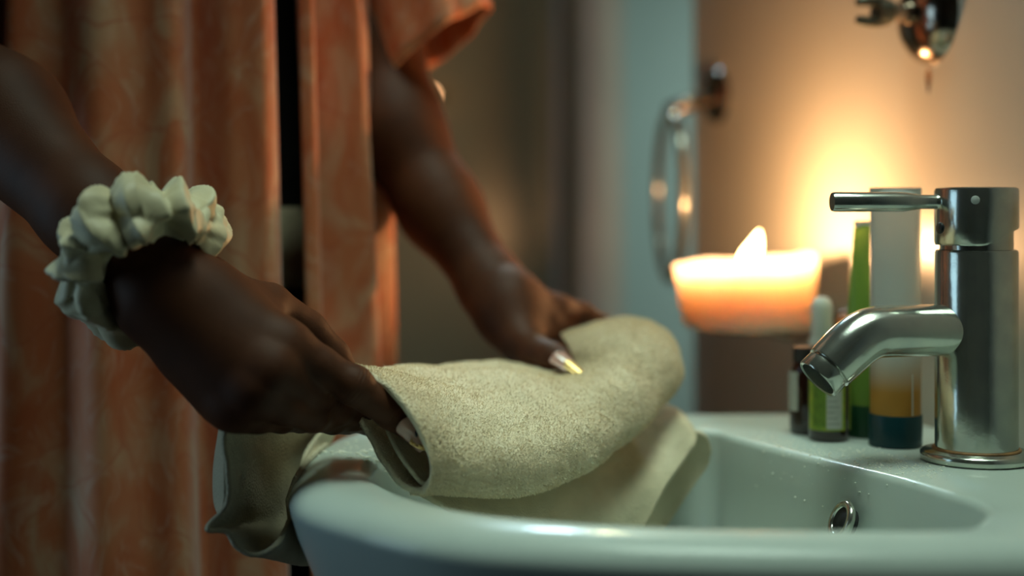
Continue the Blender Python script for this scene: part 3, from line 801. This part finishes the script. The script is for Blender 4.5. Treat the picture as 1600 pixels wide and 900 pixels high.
# open shirt: one sheet round the body, from one front edge to the other, with hanging pleats
def shirt_pt(phi, z):
    dz = (.60 - z); a = .172 + .030*max(0, .30 - z); b = .128 + .055*max(0, .35 - z)
    if z > .45: a -= .10*((z-.45)/.17)**2; b -= .05*((z-.45)/.17)**2
    pd_ = math.degrees(phi) % 360
    am_ = min(1, dz/.25)
    f = .0035*math.sin(9*phi + 1.2 + 1.5*z) + .0030*math.sin(17*phi + 2.5*z) + .0015*math.sin(31*phi - 3*z)
    f += .004*noise.noise(Vector((math.cos(phi)*2.2, math.sin(phi)*2.2, z*1.4)))
    def g(c, w, h):   # pleat: ridge/valley centred at angle c (deg)
        d = (pd_ - c + 180) % 360 - 180; return h*math.exp(-(d/w)**2)
    f += g(78, 4.0, .014) + g(90, 3.6, -.024) + g(98, 5, .010) + g(112 + 8*z, 4.5, .012) + g(121 + 8*z, 4, -.010) + g(133, 5, .008) + g(146, 6, -.014) + g(160, 7, .012) + g(175, 8, .012)
    f += g(64, 3.0, .010) + g(54 + 14*(z - .1), 3.2, -.016) + g(46 + 14*(z - .1), 3, .010) + g(34, 4, -.008) + g(22, 5, .008)
    f += .05*max(0, -z)*math.exp(-((pd_ - 150)/40)**2) 
    f *= am_
    return TC + U*((a + f)*math.cos(phi)) + FW*((b + f)*math.sin(phi)) + Vector((0, 0, z))
NPH, NZ = 520, 90
ph0, ph1 = math.radians(73.6), math.radians(360 + 66.6)
Gs = np.zeros((NZ, NPH, 3))
for i in range(NZ):
    z = .60 - (1.06)*i/(NZ-1)
    for j in range(NPH): Gs[i, j] = shirt_pt(ph0 + (ph1 - ph0)*j/(NPH-1), z)
v, f = sheet(Gs, .0012)
shirt = link('shirt', v, f, M_shirt, person); shirt['label'] = 'open peach and orange patterned shirt'
def sleeve(s0, s1, r0, r1, name, seed, tilt=0):
    rows = []; s0 = Vector(s0); s1 = Vector(s1); ax = (s1 - s0).normalized(); x = ax.cross(Vector((0, 1, 0))).normalized(); y = ax.cross(x); N_ = 120
    for i in range(30):
        s = i/29; r = r0 + (r1 - r0)*s; rw = []
        for k in range(N_):
            a = 2*math.pi*k/N_
            rr = r*(1 + s*(.05*math.sin(5*a + seed) + .04*math.sin(9*a + 2*s + seed)))
            q = s0.lerp(s1, s) + x*(rr*math.cos(a)) + y*(rr*.85*math.sin(a)); q.z += tilt*s*s*(q.x - s1.x); rw.append(q)
        rows.append(rw)
    v, f = sheet(np.array(rows), .0012, True)
    return link(name, v, f, M_shirt, shirt)
sleeve(sh2 + Vector((-.02, -.005, .0)), P(677, 80, 1.11), .064, .045, 'sleeve', 1.0, .45)
sleeve(sh + Vector((.02, .0, .0)), sh.lerp(el, .62) + Vector((0, 0, .0)), .072, .082, 'sleeve', 2.3)

# ================================================================== SCRUNCHIE on the near wrist
path = [P(308, 356, .792), P(284, 338, .776), P(244, 330, .762), P(203, 336, .757), P(162, 358, .758), P(136, 392, .764), P(130, 430, .775), P(150, 468, .792),
        P(190, 492, .812), P(232, 490, .828), P(275, 455, .836), P(300, 408, .826), P(313, 378, .810)]
NU, NV = 420, 56
pc = cr(path, NU, True); cen = pc.mean(0)
tang = np.roll(pc, -1, 0) - np.roll(pc, 1, 0); tang /= np.linalg.norm(tang, axis=1, keepdims=True)
ru = pc - cen; ru -= (ru*tang).sum(1, keepdims=True)*tang; ru /= np.linalg.norm(ru, axis=1, keepdims=True); bi = np.cross(tang, ru)
vs = []
pin = [.05, .150, .25, .345, .45, .56, .70, .86]
for i in range(NU):
    u = i/NU
    ds = sorted(((abs((u - p + .5) % 1 - .5)), k) for k, p in enumerate(pin))
    dmin, kk = ds[0]; puff = 1 - math.exp(-(dmin/.028)**1.4)
    seg = sum(u > p for p in pin)
    for j in range(NV):
        a = 2*math.pi*j/NV
        # long creases fanning out of each pinch
        tw1 = (u - pin[kk])*(9 if kk % 2 else -11)
        cre = abs(math.sin(1.5*a + tw1 + kk*1.9)); cre2 = abs(math.sin(2.5*a - tw1*1.3 + kk*2.7))
        near_ = math.exp(-(dmin/.046)**2)
        q = Vector((math.cos(u*2*math.pi)*1.7, math.sin(u*2*math.pi)*1.7, 0)) + Vector((math.cos(a)*.42, math.sin(a)*.42, seg*.55))
        n1 = noise.noise(q*1.25 + Vector((3.1, 0, 0)))
        rid = 1 - abs(noise.noise(q*1.35 + Vector((0, 5.2, 1))))*2.4
        ci = 1 - abs(math.sin(.5*(3*a + 26*(u - pin[kk]) + kk*2.2)))
        r = .0165*(.50 + .38*puff + .34*n1 + .36*rid - .34*near_*(1 - cre)**2 + .12*near_*cre - .10*(1 - cre2)**4 + .16*ci**3)
        r = max(r, .006)
        if math.cos(a) < -.2: r = min(r, .0120)
        vs.append(pc[i] + ru[i]*(r*math.cos(a)*1.0) + bi[i]*(r*1.12*math.sin(a)))
fs = [(i*NV+j, ((i+1) % NU)*NV+j, ((i+1) % NU)*NV+(j+1) % NV, i*NV+(j+1) % NV) for i in range(NU) for j in range(NV)]
scr = link('scrunchie', vs, fs, M_scr, None, origin=tuple(cen))
tag(scr, 'cream satin scrunchie worn round the near wrist', 'scrunchie')
# thin dark band beside it
wa = P(118, 310, .82); wb_ = P(150, 342, .807); axw = (wb_ - wa).normalized()
ht = torus(wa.lerp(wb_, .6) + Vector((0, 0, 0)), axw, .0262, .0022, 48, 10).build('dark_wrist_band', M_cable, origin=wa)
tag(ht, 'thin black band on the near wrist above the scrunchie', 'hair tie')

# ================================================================== TOWEL
def PP(rows): return [[P(*p) for p in r] for r in rows]
tw_ = empty('towel', P(800, 760, .85), 'cream terry towel draped over the basin rim, held in both hands', 'towel')
pile_src = []
# upper folded layer: from the crease at the bottom up over the finger to the far edge
top_rows = [
    [(640, 764, .800), (664, 762, .788), (673, 728, .782), (655, 674, .781), (614, 618, .786), (580, 589, .800), (552, 575, .822)],
    [(700, 770, .805), (712, 762, .792), (716, 722, .787), (702, 670, .795), (672, 618, .815), (645, 592, .845), (622, 577, .885)],
    [(770, 772, .815), (778, 758, .804), (782, 712, .802), (772, 662, .820), (750, 615, .850), (728, 588, .885), (705, 576, .935)],
    [(845, 762, .832), (852, 745, .822), (853, 700, .824), (845, 655, .845), (828, 612, .875), (808, 585, .910), (790, 569, .965)],
    [(915, 732, .860), (920, 714, .850), (918, 676, .853), (908, 640, .870), (888, 608, .900), (866, 588, .930), (846, 572, .985)],
    [(972, 692, .895), (975, 674, .886), (968, 640, .888), (950, 608, .900), (925, 588, .925), (898, 575, .945), (880, 572, .975)],
    [(1025, 645, .935), (1026, 628, .926), (1015, 600, .924), (992, 572, .930), (960, 556, .942), (925, 553, .950), (896, 560, .960)],
    [(1062, 590, .968), (1056, 570, .962), (1040, 548, .960), (1010, 532, .962), (970, 524, .966), (925, 528, .970), (888, 540, .975)],
    [(1056, 545, .995), (1042, 526, .992), (1020, 512, .990), (990, 505, .988), (950, 508, .990), (912, 515, .992), (880, 527, .995)],
    [(1030, 520, 1.015), (1018, 508, 1.012), (1000, 500, 1.010), (975, 498, 1.008), (945, 502, 1.008), (910, 511, 1.008), (878, 524, 1.008)],
]
G = grid(PP(top_rows), 230, 150); N = gnormals(G)
s_ = -1 if N[100, 80, 1] > 0 else 1
G = lumps(G, N, .0030, 24, .0012, 75); 
G = conform(G); v, f = sheet(G, .0035); o_ = link('folded_top_layer', v, f, M_terry, tw_); o_['label'] = 'fluffy upper fold lifted by the far hand'
pile_src.append((G, s_, 90000, 1.0))
# inner flap: from the crease back up under the finger
flap_rows = [
    [(672, 750, .789), (655, 767, .792), (622, 752, .800), (592, 708, .808), (566, 665, .818), (546, 640, .830)],
    [(700, 752, .800), (690, 765, .806), (665, 748, .822), (640, 705, .838), (615, 668, .850), (595, 645, .862)],
    [(780, 755, .812), (770, 765, .822), (740, 740, .850), (715, 700, .880), (695, 665, .90), (675, 645, .915)],
    [(920, 712, .858), (905, 722, .870), (870, 700, .900), (840, 670, .93), (810, 640, .95), (790, 625, .965)],
    [(1026, 626, .934), (1015, 640, .945), (990, 620, .965), (960, 600, .985), (935, 590, 1.0), (905, 585, 1.02)],
]
G2 = grid(PP(flap_rows), 120, 90); N2 = gnormals(G2); G2 = lumps(G2, N2, .002, 30, .0008, 90, 4)
G2 = conform(G2); v, f = sheet(G2, .0032); o_ = link('inner_flap', v, f, M_terry, tw_); o_['label'] = 'inner side of the fold under the finger'
pile_src.append((G2, 1, 8000, .8)); pile_src.append((G2, -1, 6000, .8))
# second ply lying inside the fold (its rolled edge shows below the fingertip)
ply = [
    [(594, 640, .822), (606, 675, .812), (625, 712, .803), (652, 748, .797), (664, 758, .795)],
    [(650, 650, .845), (662, 690, .832), (680, 720, .822), (700, 745, .815), (712, 752, .812)],
    [(760, 660, .870), (775, 695, .860), (790, 720, .852), (800, 740, .845), (805, 745, .840)],
]
G3 = conform(grid(PP(ply), 50, 50)); v, f = sheet(G3, .0028); link('inner_ply', v, f, M_terry2, tw_)
# lower layer draped into the bowl
low = [
    [(640, 752, .815), (655, 768, .808), (675, 780, .805), (705, 802, .805), (712, 850, .815)],
    [(710, 700, .88), (730, 730, .86), (760, 765, .845), (800, 815, .830), (810, 880, .84)],
    [(800, 650, .95), (840, 690, .925), (870, 735, .895), (890, 800, .868), (895, 880, .865)],
    [(930, 630, .985), (955, 670, .955), (965, 720, .925), (960, 790, .895), (950, 870, .885)],
    [(1022, 628, 1.0), (1040, 652, .965), (1038, 700, .935), (1010, 765, .908), (975, 850, .892)],
    [(1055, 642, .985), (1080, 676, .935), (1062, 715, .922), (1030, 768, .908), (990, 845, .895)],
    [(1062, 648, .985), (1088, 683, .932), (1070, 718, .920), (1038, 765, .908), (996, 840, .896)],
]
G4 = grid(PP(low), 170, 90); N4 = gnormals(G4); G4 = lumps(G4, N4, .0022, 22, .0005, 120, 7)
G4 = conform(G4); v, f = sheet(G4, .003); o_ = link('lower_layer', v, f, M_terry2, tw_); o_['label'] = 'smoother lower layer hanging into the bowl'
# its fold at the right: turns over and comes back behind
low2 = [
    [(1068, 657, 1.006), (1088, 683, .972), (1070, 718, .950), (1038, 765, .930), (996, 840, .908)],
    [(1085, 664, 1.004), (1100, 684, .975), (1092, 720, .960), (1060, 768, .942), (1018, 845, .92)],
    [(1090, 672, 1.006), (1109, 692, .982), (1104, 725, .972), (1078, 762, .958), (1040, 822, .94)],
    [(1088, 676, 1.010), (1111, 702, .987), (1106, 726, .980), (1080, 765, .968), (1046, 815, .952)],
]
G5a = PP(low2)
# outer hem only rolls over along the top; below it the two plies separate
back = [
    [(1080, 676, .934), (1094, 676, .936), (1106, 684, .938), (1112, 704, .940)],
    [(1040, 700, .940), (1066, 702, .943), (1092, 718, .943), (1105, 728, .943)],
    [(1010, 745, .930), (1040, 750, .938), (1062, 760, .940), (1080, 764, .940)],
    [(985, 800, .918), (1010, 808, .928), (1032, 815, .932), (1045, 818, .932)],
    [(970, 850, .91), (990, 860, .92), (1008, 862, .925), (1020, 862, .925)],
]
G5 = conform(grid(PP(back), 90, 50)); v, f = sheet(G5, .003); link('turned_under_edge', v, f, M_terry2, tw_)
# end hanging outside the basin front, a loop open towards the camera
near = [(395, 655, .80), (352, 672, .785), (354, 730, .782), (352, 785, .782), (322, 826, .778), (352, 832, .780), (370, 856, .782), (402, 866, .784), (436, 845, .786), (456, 795, .815), (470, 738, .845), (480, 702, .880), (505, 672, .905)]
mid = [(450, 655, .86), (432, 680, .86), (428, 735, .86), (426, 790, .855), (425, 815, .85), (428, 835, .84), (436, 856, .832), (450, 876, .83), (480, 868, .845), (492, 815, .865), (494, 750, .880), (496, 705, .898), (512, 674, .912)]
far = [(512, 655, .925), (508, 690, .925), (505, 740, .925), (503, 790, .92), (502, 820, .915), (500, 842, .905), (502, 866, .895), (512, 880, .885), (540, 874, .89), (530, 820, .910), (518, 760, .915), (510, 715, .915), (522, 676, .922)]
G6 = grid(PP([near, mid, far]), 70, 220); N6 = gnormals(G6); G6 = lumps(G6, N6, .0012, 40, .0003, 150, 2)
G6 = conform(G6); v, f = sheet(G6, .0028); o_ = link('hanging_end', v, f, M_terry2, tw_); o_['label'] = 'end of the towel hanging in front of the basin'
hem2 = [[(345, 668, .800), (336, 730, .800), (337, 785, .797), (350, 815, .790)], [(352, 668, .786), (353, 730, .784), (352, 785, .783), (340, 812, .782)]]
G7 = grid(PP(hem2), 20, 60); v, f = sheet(G7, .0024); link('hem', v, f, M_terry2, tw_)
# terry pile: short loops standing on the upper fold
pv = []; pf = []
for Gx, sg, cnt, k in pile_src:
    Nx = gnormals(Gx)*sg; nu, nv, _ = Gx.shape
    fi = rng.random(cnt)*(nu - 1.001); fj = rng.random(cnt)*(nv - 1.001); i = fi.astype(int); j = fj.astype(int); a = (fi - i)[:, None]; b = (fj - j)[:, None]
    p = Gx[i, j]*(1-a)*(1-b) + Gx[i+1, j]*a*(1-b) + Gx[i, j+1]*(1-a)*b + Gx[i+1, j+1]*a*b; nn = Nx[i, j]
    p = p + nn*.0015
    t_ = rng.normal(size=(cnt, 3)); t_ -= (t_*nn).sum(1, keepdims=True)*nn; t_ /= np.linalg.norm(t_, axis=1, keepdims=True)
    L = (.0008 + .0009*rng.random((cnt, 1)))*k; wv = .00016
    l2 = np.cross(nn, t_)
    tip = p + nn*L*.8 + t_*L*rng.random((cnt, 1))*.9
    q = np.stack([p - l2*wv, p + l2*wv, tip + l2*wv*.8, tip - l2*wv*.8], 1)
    n0 = len(pv)*4 if False else sum(len(x) for x in pv)
    pv.append(q.reshape(-1, 3)); idx = np.arange(cnt)*4 + n0
    pf.append(np.stack([idx, idx+1, idx+2, idx+3], 1))
pl = link_np('terry_pile', np.concatenate(pv), np.concatenate(pf), M_terry, tw_); pl['kind'] = 'stuff'

# ================================================================== WATER DROPLETS
dv = MB()
def drop(px, py, rs, zs):
    Y = HCAM*FPX/(py - HOR); x = (px-800)*Y/FPX; z = surf_z(x, Y)
    if z is None or z < -.03: return
    rr = random.choice(rs)*random.uniform(.8, 1.2); dv.ball((x, Y, z + rr*zs*.8), rr, 10, (random.uniform(.9, 1.4), random.uniform(.9, 1.4), zs))
for k in range(80): drop(random.gauss(556, 25), random.gauss(703, 8), [.0004, .0006, .0009, .0013], .42)
for k in range(600):
    t_ = random.random(); drop(1180 + 290*t_ + random.gauss(0, 14), 690 + 50*t_ + random.gauss(0, 9), [.0002, .0003, .0004, .0006], .5)
d_ = dv.build('water_droplets', M_water, origin=(.05, .85, 0))
tag(d_, 'water droplets scattered on the basin rim and the ledge by the tap', 'water', kind='stuff')

# ================================================================== WARM SPOT FAR BEHIND THE ARM: AN ADDED GLOWING BALL
gp = P(672, 148, 2.012)
gl = empty('warm_spot', gp, 'small glowing ball added as the warm spot of light in the dark background right of the far sleeve', 'glow')
M_glow = bpy.data.materials.new('warm_glow'); M_glow.use_nodes = True
_b = M_glow.node_tree.nodes['Principled BSDF']; _b.inputs['Emission Color'].default_value = (1, .50, .22, 1); _b.inputs['Emission Strength'].default_value = 9
MB().ball(gp, .0065, 16).build('glow_ball', M_glow, gl)
MB().lathe([(.004, 0), (.010, .008), (.016, .020), (.016, .034), (0, .034)], gp + Vector((0, .003, 0)), 20, (0, 1, 0)).build('ball_mount', M_dchrome, gl)  # mount added to carry the glowing ball
